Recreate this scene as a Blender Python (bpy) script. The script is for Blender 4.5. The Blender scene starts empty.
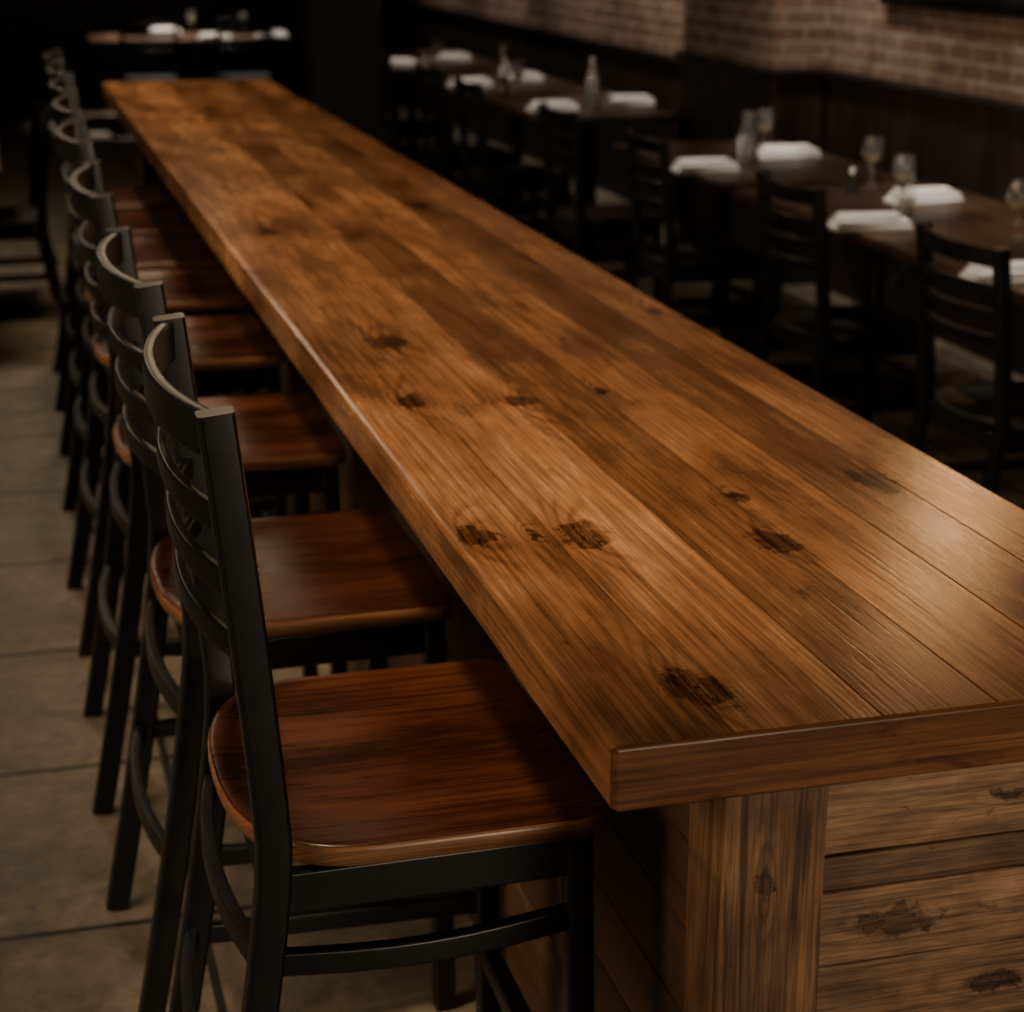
import bpy, bmesh, math, random
from mathutils import Vector, Matrix
random.seed(7)
C = bpy.context.scene.collection
PI = math.pi
F = 1900.0; CAMZ = 1.81
YAW = math.radians(15.2); PIT = math.radians(17.4)

def at(px, py, z):
    xc = px-512; yc = 506-py
    fw = F*math.cos(PIT)+yc*math.sin(PIT); up = -F*math.sin(PIT)+yc*math.cos(PIT)
    s = (CAMZ-z)/(-up)
    return Vector(((xc*math.cos(YAW)+fw*math.sin(YAW))*s, (-xc*math.sin(YAW)+fw*math.cos(YAW))*s, z))

# ---------------------------------------------------------------- node helpers
def setin(nt, sock, v):
    if isinstance(v, bpy.types.NodeSocket): nt.links.new(v, sock)
    elif v is not None: sock.default_value = v
def mth(nt, op, a, b=None, c=None, clamp=False):
    n = nt.nodes.new('ShaderNodeMath'); n.operation = op; n.use_clamp = clamp
    for i, v in enumerate((a, b, c)):
        if v is not None: setin(nt, n.inputs[i], v)
    return n.outputs[0]
def vm(nt, op, a, b=None, out=0):
    n = nt.nodes.new('ShaderNodeVectorMath'); n.operation = op
    setin(nt, n.inputs[0], a)
    if b is not None: setin(nt, n.inputs[1], b)
    return n.outputs[out]
def mix(nt, fac, a, b, blend='MIX'):
    n = nt.nodes.new('ShaderNodeMix'); n.data_type = 'RGBA'; n.blend_type = blend
    setin(nt, n.inputs[0], fac)
    for i, v in ((6, a), (7, b)):
        if isinstance(v, tuple) and len(v) == 3: v = v+(1,)
        setin(nt, n.inputs[i], v)
    return n.outputs[2]
def noise(nt, vec, scale=1, detail=3, rough=.5, dist=0):
    n = nt.nodes.new('ShaderNodeTexNoise'); setin(nt, n.inputs['Vector'], vec)
    n.inputs['Scale'].default_value = scale; n.inputs['Detail'].default_value = detail
    n.inputs['Roughness'].default_value = rough; n.inputs['Distortion'].default_value = dist
    return n.outputs[0]
def comb(nt, x, y, z):
    n = nt.nodes.new('ShaderNodeCombineXYZ')
    for i, v in enumerate((x, y, z)): setin(nt, n.inputs[i], v)
    return n.outputs[0]
def ramp(nt, fac, stops, interp='LINEAR'):
    n = nt.nodes.new('ShaderNodeValToRGB'); n.color_ramp.interpolation = interp
    e = n.color_ramp.elements
    while len(e) < len(stops): e.new(.5)
    for k, (p, c) in enumerate(stops):
        e[k].position = p; e[k].color = c+(1,) if len(c) == 3 else c
    setin(nt, n.inputs[0], fac); return n.outputs[0]
def mrange(nt, v, a, b, c, d):
    n = nt.nodes.new('ShaderNodeMapRange'); setin(nt, n.inputs[0], v)
    for i, x in enumerate((a, b, c, d)): n.inputs[i+1].default_value = x
    return n.outputs[0]
def newmat(name):
    m = bpy.data.materials.new(name); m.use_nodes = True
    return m, m.node_tree, m.node_tree.nodes['Principled BSDF']
def bump(nt, b, h, strength, dist=.002):
    n = nt.nodes.new('ShaderNodeBump'); n.inputs['Strength'].default_value = strength
    n.inputs['Distance'].default_value = dist
    setin(nt, n.inputs['Height'], h); nt.links.new(n.outputs[0], b.inputs['Normal'])

def wood(name, cols, L=1, W=0, T=2, freq=28, knots=(), rough=(.34, .55), tint=(.75, 1.15), tone=False,
         fibre=.5, ringf=.4, bstr=.35, lscale=1.0, streak=.5, spec=.5, ff=330, wander=4.0, scar=0.0, scars=(26, 9), kdark=.8):
    m, nt, b = newmat(name)
    tc = nt.nodes.new('ShaderNodeTexCoord'); sp = nt.nodes.new('ShaderNodeSeparateXYZ')
    nt.links.new(tc.outputs['Object'], sp.inputs[0])
    l, w, t = sp.outputs[L], sp.outputs[W], sp.outputs[T]
    geo = nt.nodes.new('ShaderNodeNewGeometry'); oi = nt.nodes.new('ShaderNodeObjectInfo')
    R = mth(nt, 'FRACT', mth(nt, 'ADD', geo.outputs['Random Per Island'], oi.outputs['Random']))
    off = mth(nt, 'MULTIPLY', R, 50)
    w2 = mth(nt, 'ADD', w, mth(nt, 'MULTIPLY', t, .6))
    ls = mth(nt, 'MULTIPLY', l, lscale)
    A = comb(nt, mth(nt, 'ADD', mth(nt, 'MULTIPLY', w2, 6), off), mth(nt, 'MULTIPLY', ls, .7), off)
    n1 = noise(nt, A, 1, 2, .5)
    kb = None; kd = None
    if knots:
        base = comb(nt, w, l, 0)
        dn = nt.nodes.new('ShaderNodeTexNoise'); nt.links.new(base, dn.inputs['Vector'])
        dn.inputs['Scale'].default_value = 24; dn.inputs['Detail'].default_value = 4; dn.inputs['Roughness'].default_value = .6
        dv = vm(nt, 'MULTIPLY', vm(nt, 'SUBTRACT', dn.outputs['Color'], (.5, .5, .5)), (.06, .13, 0))
        bd = vm(nt, 'ADD', base, dv)
        for (kw, kl, rw, rl) in knots:
            d = vm(nt, 'LENGTH', vm(nt, 'MULTIPLY', vm(nt, 'SUBTRACT', bd, (kw, kl, 0)), (1/rw, 1/rl, 0)), out=1)
            d2 = vm(nt, 'LENGTH', vm(nt, 'MULTIPLY', vm(nt, 'SUBTRACT', base, (kw, kl, 0)), (.62/rw, .36/rl, 0)), out=1)
            e = mth(nt, 'EXPONENT', mth(nt, 'MULTIPLY', mth(nt, 'MULTIPLY', d2, d2), -1))
            kb = e if kb is None else mth(nt, 'ADD', kb, e)
            kd = d if kd is None else mth(nt, 'MINIMUM', kd, d)
    V = mth(nt, 'ADD', mth(nt, 'MULTIPLY', w2, freq), mth(nt, 'MULTIPLY', n1, wander))
    V = mth(nt, 'ADD', V, mth(nt, 'MULTIPLY', off, 3))
    if kb is not None: V = mth(nt, 'ADD', V, mth(nt, 'MULTIPLY', kb, 2.4))
    rg0 = mth(nt, 'POWER', mth(nt, 'MULTIPLY_ADD', mth(nt, 'SINE', mth(nt, 'MULTIPLY', V, 6.283)), .5, .5), 2.4)
    brk = noise(nt, comb(nt, mth(nt, 'ADD', mth(nt, 'MULTIPLY', w2, 14), off), mth(nt, 'MULTIPLY', ls, 2.0), off), 1, 2, .5)
    rg = mth(nt, 'MULTIPLY', rg0, mrange(nt, brk, .38, .65, .05, 1.1))
    fv = comb(nt, mth(nt, 'ADD', mth(nt, 'MULTIPLY', w2, ff), off), mth(nt, 'MULTIPLY', ls, 3.0), mth(nt, 'MULTIPLY', t, 30))
    fi = noise(nt, fv, 1, 4, .7)
    bl = noise(nt, comb(nt, mth(nt, 'ADD', mth(nt, 'MULTIPLY', w2, 8), off), mth(nt, 'MULTIPLY', ls, 2.6), off), 1, 5, .6, .3)
    st = noise(nt, comb(nt, mth(nt, 'ADD', mth(nt, 'MULTIPLY', w2, 100), off), mth(nt, 'MULTIPLY', ls, 1.5), off), 1, 2, .5)
    col = ramp(nt, bl, [(.30, cols[0]), (.50, cols[1]), (.70, cols[2])])
    col = mix(nt, mth(nt, 'MULTIPLY', rg, ringf), col, (.40, .28, .22), 'MULTIPLY')
    fm = mrange(nt, fi, .38, .62, 1-fibre, 1+fibre*.45)
    col = mix(nt, 1.0, col, comb(nt, fm, fm, fm), 'MULTIPLY')
    sm = mrange(nt, st, .62, .67, 0, streak)
    col = mix(nt, sm, col, (.20, .13, .10), 'MULTIPLY')
    if tone:
        an = nt.nodes.new('ShaderNodeAttribute'); an.attribute_name = 'tone'
        tr = ramp(nt, an.outputs['Fac'], [(0, (.30, .26, .24)), (.5, (.82, .79, .77)), (1, (1.45, 1.50, 1.62))])
        col = mix(nt, 1.0, col, tr, 'MULTIPLY')
    else:
        tv = mrange(nt, R, 0, 1, tint[0], tint[1])
        col = mix(nt, 1.0, col, comb(nt, tv, tv, tv), 'MULTIPLY')
    hgt = mth(nt, 'SUBTRACT', mth(nt, 'MULTIPLY', fi, .6), mth(nt, 'MULTIPLY', sm, .5))
    if scar > 0:
        sn = noise(nt, comb(nt, mth(nt, 'MULTIPLY', w, scars[0]), mth(nt, 'MULTIPLY', l, scars[1]), t), 1, 5, .7, .6)
        sc = mrange(nt, sn, .60, .70, 0, scar)
        col = mix(nt, sc, col, (.36, .25, .19), 'MULTIPLY')
    if kd is not None:
        halo = mth(nt, 'MULTIPLY', mth(nt, 'MINIMUM', kb, 1.0), mth(nt, 'MULTIPLY_ADD', rg0, .50, .12))
        col = mix(nt, halo, col, (.26, .165, .115), 'MULTIPLY')
        ka = mrange(nt, kd, .84, 1.10, kdark, 0)
        ka = mth(nt, 'MULTIPLY', ka, mrange(nt, fi, .36, .60, 1.0, .72))
        col = mix(nt, ka, col, (.23, .155, .12), 'MULTIPLY')
        kn2 = noise(nt, comb(nt, mth(nt, 'MULTIPLY', w, 70), mth(nt, 'MULTIPLY', l, 22), 0), 1, 2, .5, .8)
        ck = mrange(nt, mth(nt, 'ABSOLUTE', mth(nt, 'SUBTRACT', kn2, .5)), .006, .03, .9, 0)
        ck = mth(nt, 'MULTIPLY', ck, mrange(nt, kd, .8, 1.4, 1, 0))
        col = mix(nt, ck, col, (.16, .11, .09), 'MULTIPLY')
        hgt = mth(nt, 'MULTIPLY', hgt, mrange(nt, kd, .9, 1.6, .15, 1))
    nt.links.new(col, b.inputs['Base Color'])
    rr = mrange(nt, mth(nt, 'ADD', bl, mth(nt, 'MULTIPLY', fi, .8)), .55, 1.2, rough[0], rough[1])
    nt.links.new(rr, b.inputs['Roughness'])
    b.inputs['Specular IOR Level'].default_value = spec
    bump(nt, b, hgt, bstr, .003)
    return m

def plain(name, col, rough=.5, var=.2, scale=20, metal=0, bstr=.05, rv=.08):
    m, nt, b = newmat(name)
    tc = nt.nodes.new('ShaderNodeTexCoord')
    n = noise(nt, tc.outputs['Object'], scale, 3, .6)
    lo = tuple(c*(1-var) for c in col); hi = tuple(c*(1+var) for c in col)
    nt.links.new(ramp(nt, n, [(.3, lo), (.7, hi)]), b.inputs['Base Color'])
    nt.links.new(mrange(nt, n, .3, .7, max(rough-rv, .02), rough+rv), b.inputs['Roughness'])
    b.inputs['Metallic'].default_value = metal
    if bstr > 0: bump(nt, b, n, bstr, .002)
    return m

# ---------------------------------------------------------------- mesh helpers
def tag(o, label=None, cat=None, group=None, kind=None):
    if label: o['label'] = label
    if cat: o['category'] = cat
    if group: o['group'] = group
    if kind: o['kind'] = kind
    return o
def thing(name, label, cat, loc=(0, 0, 0), rz=0, group=None):
    o = bpy.data.objects.new(name, None); C.objects.link(o)
    o.empty_display_size = .1
    o.location = loc; o.rotation_euler = (0, 0, rz)
    return tag(o, label, cat, group)
def obj(name, bm, mat, parent=None, angle=50, loc=None, wn=True, mat2=None):
    bmesh.ops.recalc_face_normals(bm, faces=bm.faces[:])
    me = bpy.data.meshes.new(name); bm.to_mesh(me); bm.free()
    me.polygons.foreach_set('use_smooth', [True]*len(me.polygons))
    me.set_sharp_from_angle(angle=math.radians(angle))
    me.materials.append(mat)
    if mat2: me.materials.append(mat2)
    o = bpy.data.objects.new(name, me); C.objects.link(o)
    if wn:
        md = o.modifiers.new('weighted_normals', 'WEIGHTED_NORMAL'); md.keep_sharp = True; md.weight = 90
    if parent: o.parent = parent
    if loc: o.location = loc
    return o
def dup(root, loc, rz=None, label=None, group=None):
    r = root.copy(); C.objects.link(r); r.location = loc
    if rz is not None: r.rotation_euler = (0, 0, rz)
    if label: r['label'] = label
    if group: r['group'] = group
    for ch in list(root.children):
        c = ch.copy(); C.objects.link(c); c.parent = r
        for g in list(ch.children):
            d = g.copy(); C.objects.link(d); d.parent = c
    return r
def box(bm, c, s, bev=0.0, seg=2, rot=None):
    g = bmesh.ops.create_cube(bm, size=1)
    vs = g['verts']
    bmesh.ops.scale(bm, vec=s, verts=vs)
    if bev > 0:
        es = list({e for v in vs for e in v.link_edges})
        r = bmesh.ops.bevel(bm, geom=es, offset=bev, segments=seg, affect='EDGES', profile=.5)
        vs = list({v for f in r['faces'] for v in f.verts} | {v for v in vs if v.is_valid})
    if rot is not None: bmesh.ops.rotate(bm, cent=(0, 0, 0), matrix=rot, verts=vs)
    bmesh.ops.translate(bm, vec=c, verts=vs)
def sweep(bm, pts, w, h, up=(0, 0, 1), cf=.18):
    pts = [Vector(p) for p in pts]; up = Vector(up); rings = []
    n = len(pts); c = min(w, h)*cf
    a, b2 = w/2, h/2
    sec = [(-a+c, -b2), (a-c, -b2), (a-c*.3, -b2+c*.3), (a, -b2+c), (a, b2-c), (a-c*.3, b2-c*.3), (a-c, b2), (-a+c, b2), (-a+c*.3, b2-c*.3), (-a, b2-c), (-a, -b2+c), (-a+c*.3, -b2+c*.3)]
    for i, p in enumerate(pts):
        T = (pts[min(i+1, n-1)]-pts[max(i-1, 0)]).normalized()
        S = T.cross(up).normalized(); U = S.cross(T).normalized()
        rings.append([bm.verts.new(p+S*x+U*y) for x, y in sec])
    k = len(sec)
    for i in range(n-1):
        for j in range(k):
            bm.faces.new((rings[i][j], rings[i][(j+1) % k], rings[i+1][(j+1) % k], rings[i+1][j]))
    bm.faces.new(rings[0][::-1]); bm.faces.new(rings[-1])
def lathe(bm, prof, seg=28, c=(0, 0, 0)):
    rings = []
    for r, z in prof:
        if r < 1e-5: rings.append([bm.verts.new((c[0], c[1], c[2]+z))])
        else: rings.append([bm.verts.new((c[0]+r*math.cos(2*PI*i/seg), c[1]+r*math.sin(2*PI*i/seg), c[2]+z)) for i in range(seg)])
    for a, b in zip(rings, rings[1:]):
        for i in range(seg):
            j = (i+1) % seg
            if len(a) == 1 and len(b) == 1: continue
            if len(a) == 1: bm.faces.new((a[0], b[i], b[j]))
            elif len(b) == 1: bm.faces.new((a[i], a[j], b[0]))
            else: bm.faces.new((a[i], a[j], b[j], b[i]))
def plank(bm, a0, a1, b0, b1, c0, c1, cl=.0015, cr=.0015, ce=.0015, seg=.15, jl=0, jr=0, f=lambda a, b, c: (a, b, c), tone=None):
    n = max(2, int((b1-b0)/seg)); ys = [b0] + [b0+ce] + [b0+(b1-b0)*i/n for i in range(1, n)] + [b1-ce, b1]
    rings = []; faces = []
    for i, y in enumerate(ys):
        e = ce if i in (0, len(ys)-1) else 0
        l = a0+random.uniform(-jl, jl); r = a1+random.uniform(-jr, jr)
        zt = c1-e
        P = [(l+e+cl*.5, c0+e), (r-e-cr*.5, c0+e), (r-e, c0+e+cr*.5), (r-e, zt-cr), (r-e-cr*.3, zt-cr*.3), (r-e-cr, zt), (l+e+cl, zt), (l+e+cl*.3, zt-cl*.3), (l+e, zt-cl), (l+e, c0+e+cl*.5)]
        rings.append([bm.verts.new(f(x, y, z)) for x, z in P])
    k = len(rings[0])
    for i in range(len(rings)-1):
        for j in range(k):
            faces.append(bm.faces.new((rings[i][j], rings[i][(j+1) % k], rings[i+1][(j+1) % k], rings[i+1][j])))
    faces.append(bm.faces.new(rings[0])); faces.append(bm.faces.new(rings[-1]))
    if tone is not None:
        lay = bm.faces.layers.float.get('tone')
        for fc in faces: fc[lay] = tone

# ---------------------------------------------------------------- materials
BX, BY = .911, 1.57          # bar table origin (centre of the near end)
TZ = 1.05
kn = []
for px, py, r in [(388, 342, .050), (410, 402, .040), (478, 536, .036), (583, 533, .042), (522, 402, .036), (600, 390, .018), (735, 496, .018),
                  (870, 478, .040), (775, 540, .038), (697, 690, .044), (655, 312, .034), (268, 232, .046), (530, 533, .011), (215, 150, .038), (420, 205, .038)]:
    p = at(px, py, TZ); kn.append((p.x-BX, p.y-BY, r*.72, r*1.25))
M_top = wood('bar_top_wood', [(.125, .054, .021), (.265, .122, .049), (.39, .200, .088)], knots=kn, tone=True, freq=40, rough=(.18, .29), ringf=.26, fibre=.44, bstr=.20, ff=200, wander=3.5, scar=.65, scars=(16, 5), streak=.30, spec=.42, kdark=.95)
M_base_y_shade = wood('base_wood_side_shade', [(.036, .017, .007), (.072, .034, .015), (.11, .055, .025)], L=1, W=2, T=0, rough=(.5, .7), freq=50, bstr=.3)  # base wood darkened: shade under the bar overhang put into its colour
M_base_x = wood('base_wood_end', [(.120, .064, .031), (.26, .146, .074), (.38, .232, .125)], L=0, W=2, T=1, rough=(.55, .75), freq=18, bstr=.42, lscale=2.4, ringf=.35, fibre=.50, streak=.45, ff=200, wander=5, scar=.75, scars=(46, 20), tone=True, kdark=.97,
                knots=[(.768, -.033, .018, .042), (.67, .10, .014, .030), (.90, .10, .009, .020)])
M_post = wood('base_wood_post', [(.095, .043, .018), (.205, .100, .043), (.29, .155, .070)], L=2, W=0, T=1, rough=(.55, .75), freq=18, bstr=.42, lscale=2.0, ringf=.3, fibre=.50, ff=200, streak=.7, scar=.7, scars=(50, 14), wander=4, knots=[(-.19, .83, .008, .022)])
M_seat = wood('seat_wood', [(.022, .0056, .0028), (.060, .017, .0068), (.115, .037, .0145)], L=0, W=1, T=2, rough=(.20, .36), freq=50, tint=(.85, 1.1), fibre=.5, ringf=.35, bstr=.08, streak=.55, scar=.6, ff=190)
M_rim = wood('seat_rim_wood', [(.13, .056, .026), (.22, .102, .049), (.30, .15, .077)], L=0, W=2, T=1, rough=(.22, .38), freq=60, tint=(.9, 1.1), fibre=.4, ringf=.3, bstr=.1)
M_table = wood('dining_table_wood', [(.045, .024, .014), (.09, .049, .028), (.14, .081, .047)], L=1, W=0, T=2, rough=(.3, .45), freq=22, bstr=.1)
M_wains = wood('dark_wainscot_wood', [(.016, .010, .007), (.032, .020, .014), (.048, .031, .022)], L=2, W=1, T=0, rough=(.5, .65), freq=30)
M_black = plain('black_lacquer', (.0068, .0073, .0085), .33, .12, 30, bstr=0, rv=.02)
M_chairseat = plain('dark_chair_seat', (.007, .0055, .0045), .5, .3, 14)
M_dark = plain('dark_paint', (.014, .0115, .010), .6, .3, 6)
M_ceil = plain('ceiling_paint', (.05, .045, .04), .8, .1, 4)
M_nap = plain('white_linen', (.88, .87, .85), .85, .04, 90, bstr=.15)
M_metal = plain('brushed_steel', (.6, .58, .55), .25, .1, 60, metal=1)
M_art = plain('dark_canvas', (.012, .010, .009), .5, .5, 3)
def glass(name, col, rough=.0, tr=.96):
    m, nt, b = newmat(name)
    b.inputs['Base Color'].default_value = col+(1,); b.inputs['Roughness'].default_value = rough
    b.inputs['Transmission Weight'].default_value = tr; b.inputs['IOR'].default_value = 1.55
    tc = nt.nodes.new('ShaderNodeTexCoord'); n = noise(nt, tc.outputs['Object'], 12, 2)
    bump(nt, b, n, .02, .001); return m
M_glass = glass('clear_glass', (1, 1, 1), .04); M_pale = glass('pale_bottle_glass', (.94, .91, .84), .06, .84)
M_salt = plain('salt', (.75, .72, .68), .9, .05, 200)

# floor tiles
M_floor, nt, b = newmat('floor_tile')
tc = nt.nodes.new('ShaderNodeTexCoord')
mp = vm(nt, 'ADD', tc.outputs['Object'], (.45, -.36, 0))
br = nt.nodes.new('ShaderNodeTexBrick'); nt.links.new(mp, br.inputs['Vector'])
br.offset = 0; br.squash = 1
br.inputs['Scale'].default_value = 1; br.inputs['Brick Width'].default_value = .72; br.inputs['Row Height'].default_value = .72
br.inputs['Mortar Size'].default_value = .010; br.inputs['Mortar Smooth'].default_value = .3; br.inputs['Bias'].default_value = 0
br.inputs['Color1'].default_value = (.200, .172, .138, 1); br.inputs['Color2'].default_value = (.262, .225, .182, 1); br.inputs['Mortar'].default_value = (.022, .019, .016, 1)
n1 = noise(nt, tc.outputs['Object'], 5.5, 6, .72, .7); n2 = noise(nt, tc.outputs['Object'], 24, 5, .7)
col = mix(nt, 1, br.outputs['Color'], ramp(nt, n1, [(.34, (.46, .445, .42)), (.64, (1.22, 1.18, 1.12))]), 'MULTIPLY')
col = mix(nt, .9, col, ramp(nt, n2, [(.3, (.65, .65, .65)), (.7, (1.2, 1.2, 1.2))]), 'MULTIPLY')
nt.links.new(col, b.inputs['Base Color'])
nt.links.new(mrange(nt, n1, .3, .7, .45, .65), b.inputs['Roughness'])
bump(nt, b, mth(nt, 'SUBTRACT', mth(nt, 'MULTIPLY', n2, .3), br.outputs['Fac']), .35, .004)

# bricks: runs on both wall directions
M_brick, nt, b = newmat('brick_wall')
tc = nt.nodes.new('ShaderNodeTexCoord'); sp = nt.nodes.new('ShaderNodeSeparateXYZ'); nt.links.new(tc.outputs['Object'], sp.inputs[0])
uv = comb(nt, mth(nt, 'ADD', sp.outputs[1], sp.outputs[0]), sp.outputs[2], 0)
br = nt.nodes.new('ShaderNodeTexBrick'); nt.links.new(uv, br.inputs['Vector'])
br.inputs['Scale'].default_value = 1; br.inputs['Brick Width'].default_value = .225; br.inputs['Row Height'].default_value = .075
br.inputs['Mortar Size'].default_value = .009; br.inputs['Mortar Smooth'].default_value = .2; br.inputs['Bias'].default_value = -.1
br.inputs['Color1'].default_value = (.23, .148, .120, 1); br.inputs['Color2'].default_value = (.37, .26, .212, 1); br.inputs['Mortar'].default_value = (.50, .42, .36, 1)
n1 = noise(nt, uv, 5, 5, .7); n2 = noise(nt, uv, 45, 4, .7)
col = mix(nt, 1, br.outputs['Color'], ramp(nt, n1, [(.3, (.55, .52, .5)), (.7, (1.3, 1.25, 1.2))]), 'MULTIPLY')
col = mix(nt, .7, col, ramp(nt, n2, [(.3, (.7, .7, .7)), (.7, (1.2, 1.2, 1.2))]), 'MULTIPLY')
nt.links.new(col, b.inputs['Base Color']); b.inputs['Roughness'].default_value = .85
bump(nt, b, mth(nt, 'SUBTRACT', mth(nt, 'MULTIPLY', n2, .5), br.outputs['Fac']), .7, .01)

# ---------------------------------------------------------------- setting
def struct(name, boxes, mat, bev=0):
    bm = bmesh.new()
    for (x0, y0, z0, x1, y1, z1) in boxes:
        box(bm, ((x0+x1)/2, (y0+y1)/2, (z0+z1)/2), (x1-x0, y1-y0, z1-z0), bev)
    return tag(obj(name, bm, mat), kind='structure')
struct('floor', [(-5, -3, -.1, 4.0, 20, 0)], M_floor)
struct('ceiling', [(-5, -3, 3.1, 4.0, 20, 3.2)], M_ceil)
struct('wall_right', [(4.0, -3, -.1, 4.2, 20, 3.2)], M_brick)
struct('wall_pier', [(3.72, 8.83, 0, 4.0, 10.1, 3.1)], M_brick)
struct('wall_left', [(-5.2, -3, -.1, -5, 20, 3.2)], M_dark)
struct('wall_far', [(-5, 20, -.1, 4.2, 20.2, 3.2)], M_dark)
struct('wall_behind', [(-5, -3.2, -.1, 4.2, -3, 3.2)], M_dark)
struct('wall_column', [(1.95, 11.8, 0, 2.39, 12.24, 3.1)], M_dark, .01)
WZ = 1.04; WF = .95
def wainscot(name, p0, p1, nrm, hz):
    p0 = Vector(p0); p1 = Vector(p1); d = (p1-p0); n = max(1, int(d.length/.11)); bm = bmesh.new()
    for i in range(n):
        a = p0+d*(i+.03)/n; e = p0+d*(i+.97)/n; q = Vector(nrm)*.018
        lo = Vector((min(a.x, e.x, a.x+q.x), min(a.y, e.y, a.y+q.y))); hi = Vector((max(a.x, e.x, a.x+q.x), max(a.y, e.y, a.y+q.y)))
        box(bm, ((lo.x+hi.x)/2, (lo.y+hi.y)/2, hz/2), (max(hi.x-lo.x, .018), max(hi.y-lo.y, .018), hz), .003, 1)
    tag(obj(name, bm, M_wains), kind='structure')
wainscot('trim_1', (4.0, 0), (4.0, 8.83), (-1, 0), WZ)
wainscot('trim_2', (4.0, 8.83), (3.72, 8.83), (0, -1), WZ)
wainscot('trim_3', (3.72, 8.83), (3.72, 10.1), (-1, 0), WZ)
wainscot('trim_4', (4.0, 10.1), (4.0, 20), (-1, 0), WF)
struct('trim_5', [(3.95, 0, WZ, 4.0, 8.83, WZ+.035)], M_wains, .006)
struct('trim_6', [(3.67, 8.78, WZ, 4.0, 8.83, WZ+.035), (3.67, 8.78, WZ, 3.72, 10.1, WZ+.035)], M_wains, .006)
struct('trim_7', [(3.95, 10.1, WF, 4.0, 20, WF+.035)], M_wains, .006)

# ---------------------------------------------------------------- bar table
bt = thing('bar_table', 'long reclaimed wood bar table with knotty plank top running into the room', 'table', (BX, BY, 0))
bm = bmesh.new(); bm.faces.layers.float.new('tone'); LEN = 7.62; HWD = .385; Z0 = TZ-.068
fr = [0, .163, .367, .531, .70, .85, 1]
splits = [[], [1.32], [], [5.6], [], []]
tones = [[.66], [.90, .76], [.40], [.72, .5], [.32], [.56]]
EB = .005
for i in range(6):
    a0 = -HWD+fr[i]*2*HWD; a1 = -HWD+fr[i+1]*2*HWD; ys = [EB]+splits[i]+[LEN]
    for (y0, y1), tn in zip(zip(ys, ys[1:]), tones[i]):
        fl, flr = i == 0, i == 5
        plank(bm, a0+(0 if fl else .0012), a1-(0 if flr else .0012), y0+.0001, y1-(0 if y1 == LEN else .0012), Z0, TZ,
              .010 if fl else .0004, .010 if flr else .0004, .0004, .4, tone=tn)
obj('tabletop', bm, M_top, bt)
bm = bmesh.new()
plank(bm, 0, EB, -HWD, HWD, Z0, TZ, .0047, .0002, .006, .2, f=lambda a, b_, c: (b_, a, c))
M_edge = wood('bar_edge_wood', [(.066, .024, .0085), (.125, .047, .0160), (.185, .076, .0275)], L=0, W=2, T=1, freq=30, rough=(.26, .40), fibre=.45, ringf=.3, bstr=.15, tint=(.95, 1.05), scar=.7, scars=(20, 7), streak=.35, ff=190, spec=.35)
obj('edge_band', bm, M_edge, bt)
bx0, bx1, by0, by1 = -.238, .285, .075, LEN-.08
for (x, y, pw) in ((bx0+.058, by0+.0525, .116), (bx1-.0525, by0+.0525, .105), (bx0+.058, by1-.0525, .116), (bx1-.0525, by1-.0525, .105)):
    bm = bmesh.new(); box(bm, (x, y, Z0/2), (pw, .105, Z0), .004, 2); obj('corner_post', bm, M_post, bt)
hs = [0, .13, .25, .36, .48, .60, .721, .812, .855, Z0]
ptone = [.5, .4, .6, .45, .55, .54, .74, .34, .66]
for side in (-1, 1):
    bm = bmesh.new(); xs = bx0+.085 if side < 0 else bx1-.012
    for z0, z1 in zip(hs, hs[1:]):
        for y0, y1 in ((by0+.10, 2.6), (2.6, 5.2), (5.2, by1-.10)):
            plank(bm, z0+.001, z1-.001, y0+.001, y1-.001, 0, .02, .003, .003, .002, .3, f=lambda a, b_, c, xs=xs, s=side: (xs+s*(c-.02), b_, a))
    obj('side_panel', bm, M_base_y_shade, bt)
for end in (0, 1):
    bm = bmesh.new(); bm.faces.layers.float.new('tone'); yy = by0+.012 if end == 0 else by1-.012; s = -1 if end == 0 else 1
    for (z0, z1), tn in zip(zip(hs, hs[1:]), ptone):
        plank(bm, z0+.0014, z1-.0014, bx0+.11, bx1-.10, 0, .02+random.uniform(-.003, .003), .003, .003, .001, .05, .0010, .0010, f=lambda a, b_, c: (b_, yy+s*(c-.02), a), tone=tn)
    obj('end_panel', bm, M_base_x, bt)

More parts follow.
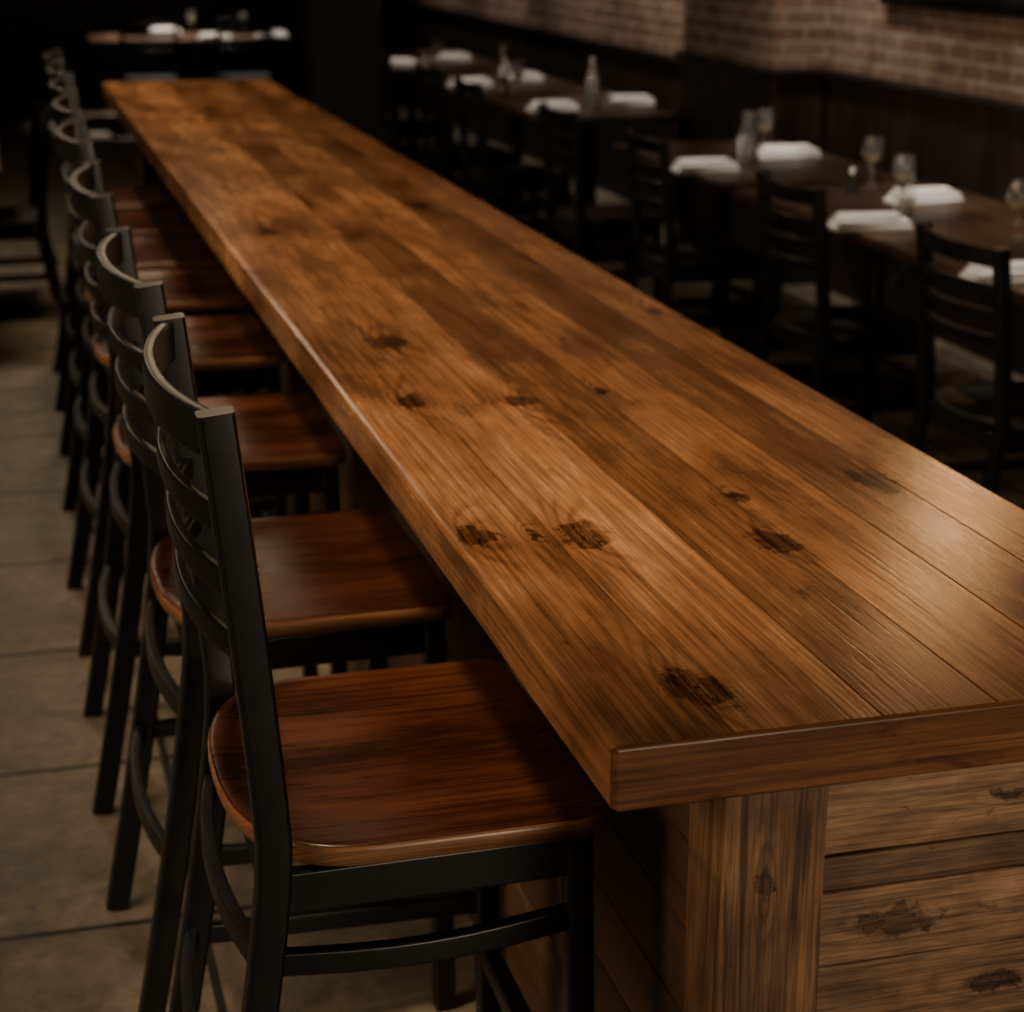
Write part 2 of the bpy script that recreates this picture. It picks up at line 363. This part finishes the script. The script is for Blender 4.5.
# ---------------------------------------------------------------- ladder-back seats
def seat_outline(yk):
    P = []; hw = .232; n = 2.5
    for k in range(0, 25):
        th = PI/2+PI*k/24
        cx, sy = abs(math.cos(th)), math.sin(th)
        P.append((-.05-.165*cx**(2/n), math.copysign(abs(sy)**(2/n), sy)*hw))
    r = .035; x1 = .245
    P.append((.06, -hw))
    for k in range(0, 7):
        th = -PI/2+PI/2*k/6; P.append((x1-r+r*math.cos(th), -hw+r+r*math.sin(th)))
    P.append((x1+.004, 0))
    for k in range(0, 7):
        th = PI/2*k/6; P.append((x1-r+r*math.cos(th), hw-r+r*math.sin(th)))
    P.append((.06, hw))
    return [(x, y*yk) for x, y in P]
def seat_bm(z, yk):
    bm = bmesh.new(); P = seat_outline(yk); cx = .03
    prof = [(.955, -.032), (.985, -.028), (1, -.019), (1, -.008), (.992, -.002), (.975, 0), (.93, -.0015), (.8, -.007), (.6, -.011), (.35, -.012), (.15, -.0115)]
    rings = [[bm.verts.new((cx+(x-cx)*s, y*s, z+dz)) for x, y in P] for s, dz in prof]
    k = len(P)
    for ri, (a, b_) in enumerate(zip(rings, rings[1:])):
        for i in range(k):
            f = bm.faces.new((a[i], a[(i+1) % k], b_[(i+1) % k], b_[i]))
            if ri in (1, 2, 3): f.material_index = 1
    bm.faces.new(rings[0]); c = bm.verts.new((cx, 0, z-.0115))
    for i in range(k): bm.faces.new((rings[-1][i], rings[-1][(i+1) % k], c))
    return bm
def ladder_seat(name, label, cat, sz, top, bar):
    yk = 1.17 if bar else 1.0
    t = thing(name, label, cat)
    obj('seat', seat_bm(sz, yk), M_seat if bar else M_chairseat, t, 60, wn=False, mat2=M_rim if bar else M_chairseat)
    splay = .125*sz/.75
    def postx(z):
        if z >= sz: return -.172-.045*((z-sz)/(top-sz))**1.2
        u = 1-z/sz; return -.172-splay*u**1.25
    zs = [top*i/22 for i in range(23)]
    for s in (-1, 1):
        bm = bmesh.new(); sweep(bm, [(postx(z), s*.224*yk, z) for z in zs], .034, .042, (1, 0, 0)); obj('back_post', bm, M_black, t)
    for s in (-1, 1):
        bm = bmesh.new(); sweep(bm, [(.208+.012*(1-z/(sz-.03)), s*.205*yk, z) for z in [(sz-.032)*i/6 for i in range(7)]], .036, .036, (1, 0, 0)); obj('front_leg', bm, M_black, t)
    bm = bmesh.new(); za = sz-.032-.0275
    for s in (-1, 1): sweep(bm, [(-.17, s*.212*yk, za), (.2, s*.208*yk, za)], .022, .055)
    sweep(bm, [(.208, -.2*yk, za), (.208, .2*yk, za)], .022, .055)
    sweep(bm, [(-.172, -.21*yk, za), (-.172, .21*yk, za)], .022, .055)
    obj('seat_frame', bm, M_black, t)
    def bow(z, h, w, depth, n=18, cf=.12):
        bm = bmesh.new(); pts = []
        for i in range(n+1):
            u = -1+2*i/n
            pts.append((postx(z)-depth*(1-abs(u)**2.2)-.002, u*.222*yk, z))
        sweep(bm, pts, w, h, (0, 0, 1), cf); return bm
    obj('top_rail', bow(top-.030, .054, .018, .046, cf=.25), M_black, t)
    d = (top-sz)
    for q in (.24, .385, .53): obj('slat', bow(top-d*q, .031, .015, .046, cf=.25), M_black, t)
    def side(z, s, drop=.0):
        bm = bmesh.new(); n = 8; xa, xb = postx(z), .212
        sweep(bm, [(xa+(xb-xa)*i/n, s*(.222-.014*i/n+.012*math.sin(PI*i/n))*yk, z-drop*math.sin(PI*i/n)) for i in range(n+1)], .020, .032); return bm
    if bar:
        for z in (.605, .36):
            obj('stretcher', bow(z, .034, .018, .030), M_black, t)
            for s in (-1, 1): obj('stretcher', side(z, s, .008), M_black, t)
        bm = bmesh.new(); sweep(bm, [(.216, -.2*yk, .27), (.216, .2*yk, .27)], .03, .034); obj('footrest', bm, M_black, t)
    else:
        obj('stretcher', bow(.24, .028, .02, .03), M_black, t)
        for s in (-1, 1): obj('stretcher', side(.2, s), M_black, t)
        bm = bmesh.new(); sweep(bm, [(.214, -.2, .28), (.214, .2, .28)], .022, .028); obj('stretcher', bm, M_black, t)
    return t
names = ['nearest black ladder-back bar stool with glossy red-brown seat, by the near corner of the bar',
         'second black ladder-back bar stool from the near end of the wooden bar',
         'third black ladder-back bar stool from the near end of the wooden bar',
         'fourth black ladder-back bar stool from the near end of the wooden bar',
         'fifth black ladder-back bar stool from the near end of the wooden bar',
         'third from last black bar stool, towards the far end of the bar row',
         'last but one black bar stool before the far end of the bar row',
         'last black bar stool, at the far end of the bar row']
sy = [2.0, 2.77, 3.70, 4.62, 5.36, 6.02, 6.66, 7.30]
sx = [.43, .42, .42, .43, .45, .465, .48, .49]
s0 = ladder_seat('bar_stool', names[0], 'bar stool', .75, 1.29, True)
s0.location = (sx[0], sy[0]+.279, 0); s0['group'] = 'bar stools along the wooden bar'
for i in range(1, 8):
    dup(s0, (sx[i], sy[i]+.279, 0), random.uniform(-.02, .02), names[i])

c0 = ladder_seat('dining_chair', 'black ladder-back dining chair at the right picture edge, beside the nearest dining table', 'chair', .46, .95, False)
c0.location = (2.80, 4.75, 0); c0['group'] = 'dining chairs along the wall tables'
for x, y, r, lab in [
    (2.79, 5.93, .02, 'black ladder-back dining chair, second from right, left of the napkin beside two wine glasses'),
    (2.78, 7.36, -.03, 'black ladder-back dining chair at the near side of the table holding the glass carafe'),
    (2.74, 8.50, .02, 'black dining chair at the far side of the table holding the glass carafe'),
    (2.70, 10.05, 0, 'black dining chair at the near side of the table with the pale bottle'),
    (2.70, 11.0, .03, 'black dining chair at the far side of the table with the pale bottle'),
    (2.74, 12.62, 0, 'black dining chair just right of the dark column'),
    (2.74, 14.35, 0, 'farthest black dining chair on the row of tables along the brick wall')]:
    dup(c0, (x, y, 0), r, lab)
dup(c0, (.02, 9.15, 0), PI+.05, 'black ladder-back dining chair beyond the last bar stool at the left picture edge', 'dining chairs on the far side of the room')
dup(c0, (1.35, 16.72, 0), PI/2, 'left black chair at the far table behind the bar end', 'dining chairs on the far side of the room')
dup(c0, (2.15, 16.72, 0), PI/2, 'right black chair at the far table behind the bar end', 'dining chairs on the far side of the room')

# ---------------------------------------------------------------- dining tables
def dtable(label, x0, x1, y0, y1):
    t = thing('dining_table', label, 'table', ((x0+x1)/2, (y0+y1)/2, 0), 0, 'dining tables')
    hx, hy = (x1-x0)/2, (y1-y0)/2
    bm = bmesh.new(); n = 6
    for i in range(n): plank(bm, -hx+2*hx*i/n+.0005, -hx+2*hx*(i+1)/n-.0005, -hy, hy, .712, .75, .004 if i == 0 else .001, .004 if i == n-1 else .001, .003, .3)
    obj('tabletop', bm, M_table, t)
    for s in (-1, 1):
        bm = bmesh.new(); lathe(bm, [(0, 0), (.21, 0), (.21, .012), (.06, .03), (.038, .05), (.038, .68), (.06, .69), (.15, .70), (.15, .7118), (0, .7118)], 24, (0, s*(hy-.42), 0)); obj('pedestal', bm, M_black, t)
    return t
dtable('long brown dining table with two wine glasses, nearest of the wall tables', 2.86, 3.72, 4.3, 7.14)
dtable('brown wooden dining table holding the glass carafe', 2.86, 3.68, 7.24, 8.72)
dtable('brown wooden dining table with the pale bottle in front of the brick pier', 2.86, 3.64, 9.87, 11.2)
dtable('brown wooden dining table just right of the dark column', 2.80, 3.66, 11.35, 13.1)
dtable('farthest brown dining table along the brick wall', 2.75, 3.66, 13.35, 15.2)
dtable('far brown dining table behind the bar end, left of the dark column', .9, 2.6, 17.0, 18.0)
dtable('brown dining table at the left picture edge', -1.0, .04, 8.5, 9.8)

# ---------------------------------------------------------------- table things
def napkin_bm():
    bm = bmesh.new()
    for (dx, dy, z, sx, s_y, sz, rz) in ((0, 0, .013, .285, .14, .026, 0), (.004, -.004, .036, .262, .118, .022, .05), (-.006, .004, .053, .215, .080, .016, -.06)):
        box(bm, (dx, dy, z), (sx, s_y, sz), min(sz*.49, .0125), 5, Matrix.Rotation(rz, 3, 'Z'))
    for v in bm.verts:
        u = abs(v.co.x)/.142
        v.co.z *= max(1-.25*u**3, .5); v.co.y *= 1-.22*u**3
    return bm
np0 = None; nap_pos = []
for px, py, lab in [
    (1008, 272, 'white folded napkin at the right picture edge on the nearest dining table'),
    (870, 221, 'white folded napkin nearer the aisle on the table with two wine glasses'),
    (924, 195, 'white folded napkin nearer the wall on the table with two wine glasses'),
    (705, 165, 'white folded napkin left of the glass carafe'),
    (788, 151, 'white folded napkin right of the glass carafe'),
    (553, 106, 'white folded napkin left of the pale bottle'),
    (630, 100, 'white folded napkin right of the pale bottle'),
    (470, 82, 'white folded napkin on the aisle side of the table right of the dark column'),
    (522, 77, 'white folded napkin on the wall side of the table right of the dark column'),
    (398, 62, 'white folded napkin on the aisle side of the farthest wall table'),
    (452, 57, 'white folded napkin on the wall side of the farthest wall table'),
    (165, 30, 'leftmost white folded napkin on the far table behind the bar end'),
    (215, 36, 'middle white folded napkin on the far table behind the bar end'),
    (272, 34, 'rightmost white folded napkin on the far table behind the bar end')]:
    p = at(px, py, .78); p.z = .7502
    nap_pos.append(p.copy())
    rz = random.uniform(-.25, .2)
    if np0 is None:
        np0 = obj('napkin', napkin_bm(), M_nap); o = np0; tag(o, lab, 'napkin', 'white napkins on the dining tables')
    else:
        o = np0.copy(); C.objects.link(o); o['label'] = lab
    o.location = p; o.rotation_euler = (0, 0, rz)
def wine_bm():
    bm = bmesh.new()
    out = [(0, 0), (.038, 0), (.039, .004), (.02, .008), (.009, .014), (.0065, .03), (.0065, .07), (.010, .082), (.026, .095), (.039, .115), (.043, .14), (.040, .17), (.035, .2)]
    inn = [(.0325, .2), (.0375, .17), (.0405, .14), (.0365, .117), (.024, .098), (.006, .089), (0, .088)]
    lathe(bm, out+inn, 28); return bm
def wine_drink():
    bm = bmesh.new(); lathe(bm, [(0, .0885), (.006, .0895), (.0235, .0985), (.036, .1175), (.039, .130), (0, .130)], 28); return bm
M_wine = glass('white_wine', (.98, .86, .58), .03, .90)
w0 = None
for px, py, lab in [(902, 210, 'stemmed wine glass in front of the napkin nearer the wall on the nearest table'),
                    (871, 187, 'stemmed wine glass farther left and behind, beside the pepper shaker'),
                    (1016, 240, 'stemmed wine glass at the right picture edge'),
                    (764, 153, 'stemmed wine glass just right of the glass carafe'),
                    (518, 93, 'stemmed wine glass right of the tall clear bottle'),
                    (437, 68, 'stemmed wine glass on the farthest wall table'),
                    (192, 33, 'stemmed wine glass between the left and middle napkins on the far table behind the bar'),
                    (244, 35, 'stemmed wine glass right of the middle napkin on the far table behind the bar')]:
    p = at(px, py, .75); p.z = .7502
    if w0 is None:
        w0 = thing('wine_glass', lab, 'glass', p, 0, 'wine glasses on the dining tables'); obj('glass', wine_bm(), M_glass, w0, wn=False); obj('wine', wine_drink(), M_wine, w0, wn=False)
    else: dup(w0, p, 0, lab)
p = at(747, 161, .75)
cf = thing('carafe', 'clear glass water carafe between two napkins', 'carafe', (p.x, p.y, .7502))
bm = bmesh.new(); lathe(bm, [(0, 0), (.042, 0), (.046, .006), (.047, .08), (.040, .12), (.026, .15), (.023, .18), (.029, .215), (.0265, .215), (.0205, .18), (.0235, .15), (.0375, .12), (.0445, .08), (.043, .008), (0, .006)], 28); obj('glass', bm, M_glass, cf, wn=False)
bm = bmesh.new(); lathe(bm, [(0, .0065), (.0425, .0085), (.044, .08), (.038, .117), (0, .117)], 28); obj('water', bm, M_glass, cf, wn=False)
def bottle(px, py, lab, mat):
    p = at(px, py, .75)
    t = thing('bottle', lab, 'bottle', (p.x, p.y, .7502))
    bm = bmesh.new(); lathe(bm, [(0, 0), (.034, 0), (.037, .005), (.037, .14), (.031, .17), (.016, .2), (.0135, .24), (.015, .243), (.015, .25), (0, .25)], 24); obj('body', bm, mat, t, wn=False)
    bm = bmesh.new(); lathe(bm, [(0, .2502), (.0145, .2502), (.0145, .268), (.012, .271), (0, .271)], 20); obj('stopper', bm, M_metal, t)
bottle(592, 107, 'pale glass bottle standing between two napkins in front of the brick pier', M_pale)
bottle(503, 91, 'tall clear bottle on the table right of the dark column', M_glass)
def shaker(px, py, lab):
    p = at(px, py, .75)
    t = thing('shaker', lab, 'shaker', (p.x, p.y, .7502), 0, 'shakers on the dining tables')
    bm = bmesh.new(); lathe(bm, [(0, 0), (.02, 0), (.021, .004), (.018, .07), (0, .07)], 20); obj('body', bm, M_salt if 'salt' in lab else M_dark, t)
    bm = bmesh.new(); lathe(bm, [(0, .0702), (.0185, .0702), (.019, .082), (.014, .092), (0, .095)], 20); obj('cap', bm, M_metal, t)
shaker(852, 192, 'dark pepper shaker with steel cap left of the wine glasses')
shaker(608, 107, 'small salt shaker right of the pale bottle')
shaker(425, 66, 'small salt shaker on the farthest wall table')

pf = thing('picture_frame', 'dark framed picture hanging high on the brick wall at upper right', 'picture', (4.0, 7.15, 1.405))
bm = bmesh.new()
for (y, z, s1, s2) in ((0, .025, 2.1, .05), (0, .875, 2.1, .05)): box(bm, (-.02, y, z), (.036, s1, s2), .004, 1)
for s in (-1, 1): box(bm, (-.02, s*1.025, .45), (.036, .05, .8), .004, 1)
obj('frame', bm, M_black, pf)
bm = bmesh.new(); box(bm, (-.01, 0, .45), (.014, 2.0, .8), .001, 1); obj('canvas', bm, M_art, pf)

# ---------------------------------------------------------------- light
def area(name, loc, target, size, power, col, size_y=None, spread=None):
    d = bpy.data.lights.new(name, 'AREA'); d.shape = 'DISK'; d.size = size; d.energy = power; d.color = col
    if size_y: d.shape = 'RECTANGLE'; d.size_y = size_y
    if spread: d.spread = math.radians(spread)
    o = bpy.data.objects.new(name, d); C.objects.link(o); o.location = loc
    o.rotation_euler = (Vector(target)-Vector(loc)).to_track_quat('-Z', 'Y').to_euler()
    return o
def spot(name, loc, target, power, col, deg, blend=.6, r=.08):
    d = bpy.data.lights.new(name, 'SPOT'); d.energy = power; d.color = col; d.spot_size = math.radians(deg); d.spot_blend = blend; d.shadow_soft_size = r
    o = bpy.data.objects.new(name, d); C.objects.link(o); o.location = loc
    o.rotation_euler = (Vector(target)-Vector(loc)).to_track_quat('-Z', 'Y').to_euler()
warm = (1, .72, .45); warm2 = (1, .80, .58)
for (y, p) in ((2.5, 225), (4.2, 195)):
    spot('bar_spot', (-.15, y, 2.97), (.86, y+.1, 1.05), p, warm, 60, .95, .12)
for (y, p) in ((5.5, 118), (6.6, 122), (7.7, 125), (8.8, 135)):
    spot('bar_spot', (.42, y, 2.97), (.80, y, 1.05), p, warm, 46, .7, .1)
P = at(1014, 505, TZ); dvec = (P-Vector((0, 0, CAMZ))); rv = Vector((dvec.x, dvec.y, -dvec.z)); q = (2.75-TZ)/rv.z
gl = P+rv*q
area('wall_side_lamp', (min(gl.x, 3.9), gl.y, 2.75), tuple(P), .10, 7, (1, .54, .23))
area('rail_rim_fill', (.75, 9.2, 2.8), (.35, 2.5, 1.1), .5, 5.5, warm)  # unseen light added so the stool top rails catch a highlight
area('left_fill', (-2.6, 1.8, 2.0), (.55, 2.5, .95), 2.2, 11, warm, spread=60)
area('left_fill', (-2.6, 4.6, 2.2), (.55, 5.0, 1.0), 2.2, 10, warm, spread=60)
area('near_fill', (1.5, -1.3, 1.5), (1.15, 1.9, .75), .7, 46, warm2)
spot('left_spot', (-.9, 3.2, 3.0), (-.35, 3.4, 0), 48, warm2, 62, .9, .2)
spot('left_spot', (-.9, 6.2, 3.0), (-.35, 6.4, 0), 40, warm2, 62, .9, .2)
area('left_far', (-.5, 10.0, 2.9), (-.1, 9.9, 0), .6, 36, warm2)
for i, p in enumerate(nap_pos[:11]):       # narrow unseen spots added to brighten the wall-table napkins
    spot('table_fill_spot', (p.x+.10, p.y, 2.97), (p.x+.04, p.y, .75), 125 if i not in (2, 4) else 85, (1, .88, .74), 14, .8, .05)
spot('table_fill_spot', (3.35, 5.8, 2.97), (3.35, 5.8, .75), 60, (1, .88, .74), 20, .7, .06)
spot('table_fill_spot', (1.8, 17.4, 2.95), (1.8, 17.4, .75), 520, (1, .88, .74), 56, .6, .1)
spot('glass_glint_fill', (2.1, 4.4, 2.8), (3.35, 6.7, .85), 200, (1, .93, .85), 10, .5, .03)  # unseen spots added to put glints on the table glassware
spot('glass_glint_fill', (2.1, 5.9, 2.8), (3.3, 8.05, .85), 200, (1, .93, .85), 10, .5, .03)
spot('glass_glint_fill', (2.1, 8.6, 2.8), (3.3, 10.7, .85), 170, (1, .93, .85), 10, .5, .03)
for (y, p) in ((6.3, 115), (8.2, 105), (11, 120), (12.8, 100), (14.8, 100), (16.8, 70)):
    spot('wall_washer', (3.4, y, 2.95), (4.0, y+.1, 1.7), p, (1, .84, .67), 68, .9, .1)
w = bpy.data.worlds.new('room_ambient'); bpy.context.scene.world = w; w.use_nodes = True
w.node_tree.nodes['Background'].inputs[0].default_value = (.6, .75, 1, 1); w.node_tree.nodes['Background'].inputs[1].default_value = .02

# ---------------------------------------------------------------- camera
cd = bpy.data.cameras.new('camera'); cam = bpy.data.objects.new('camera', cd); C.objects.link(cam)
cam.location = (0, 0, CAMZ); cam.rotation_euler = (PI/2-PIT, 0, -YAW)
cd.sensor_fit = 'HORIZONTAL'; cd.sensor_width = 36; cd.lens = F/1024*36
cd.dof.use_dof = True; cd.dof.focus_distance = 2.12; cd.dof.aperture_fstop = 5.2
cd.clip_start = .05
bpy.context.scene.camera = cam
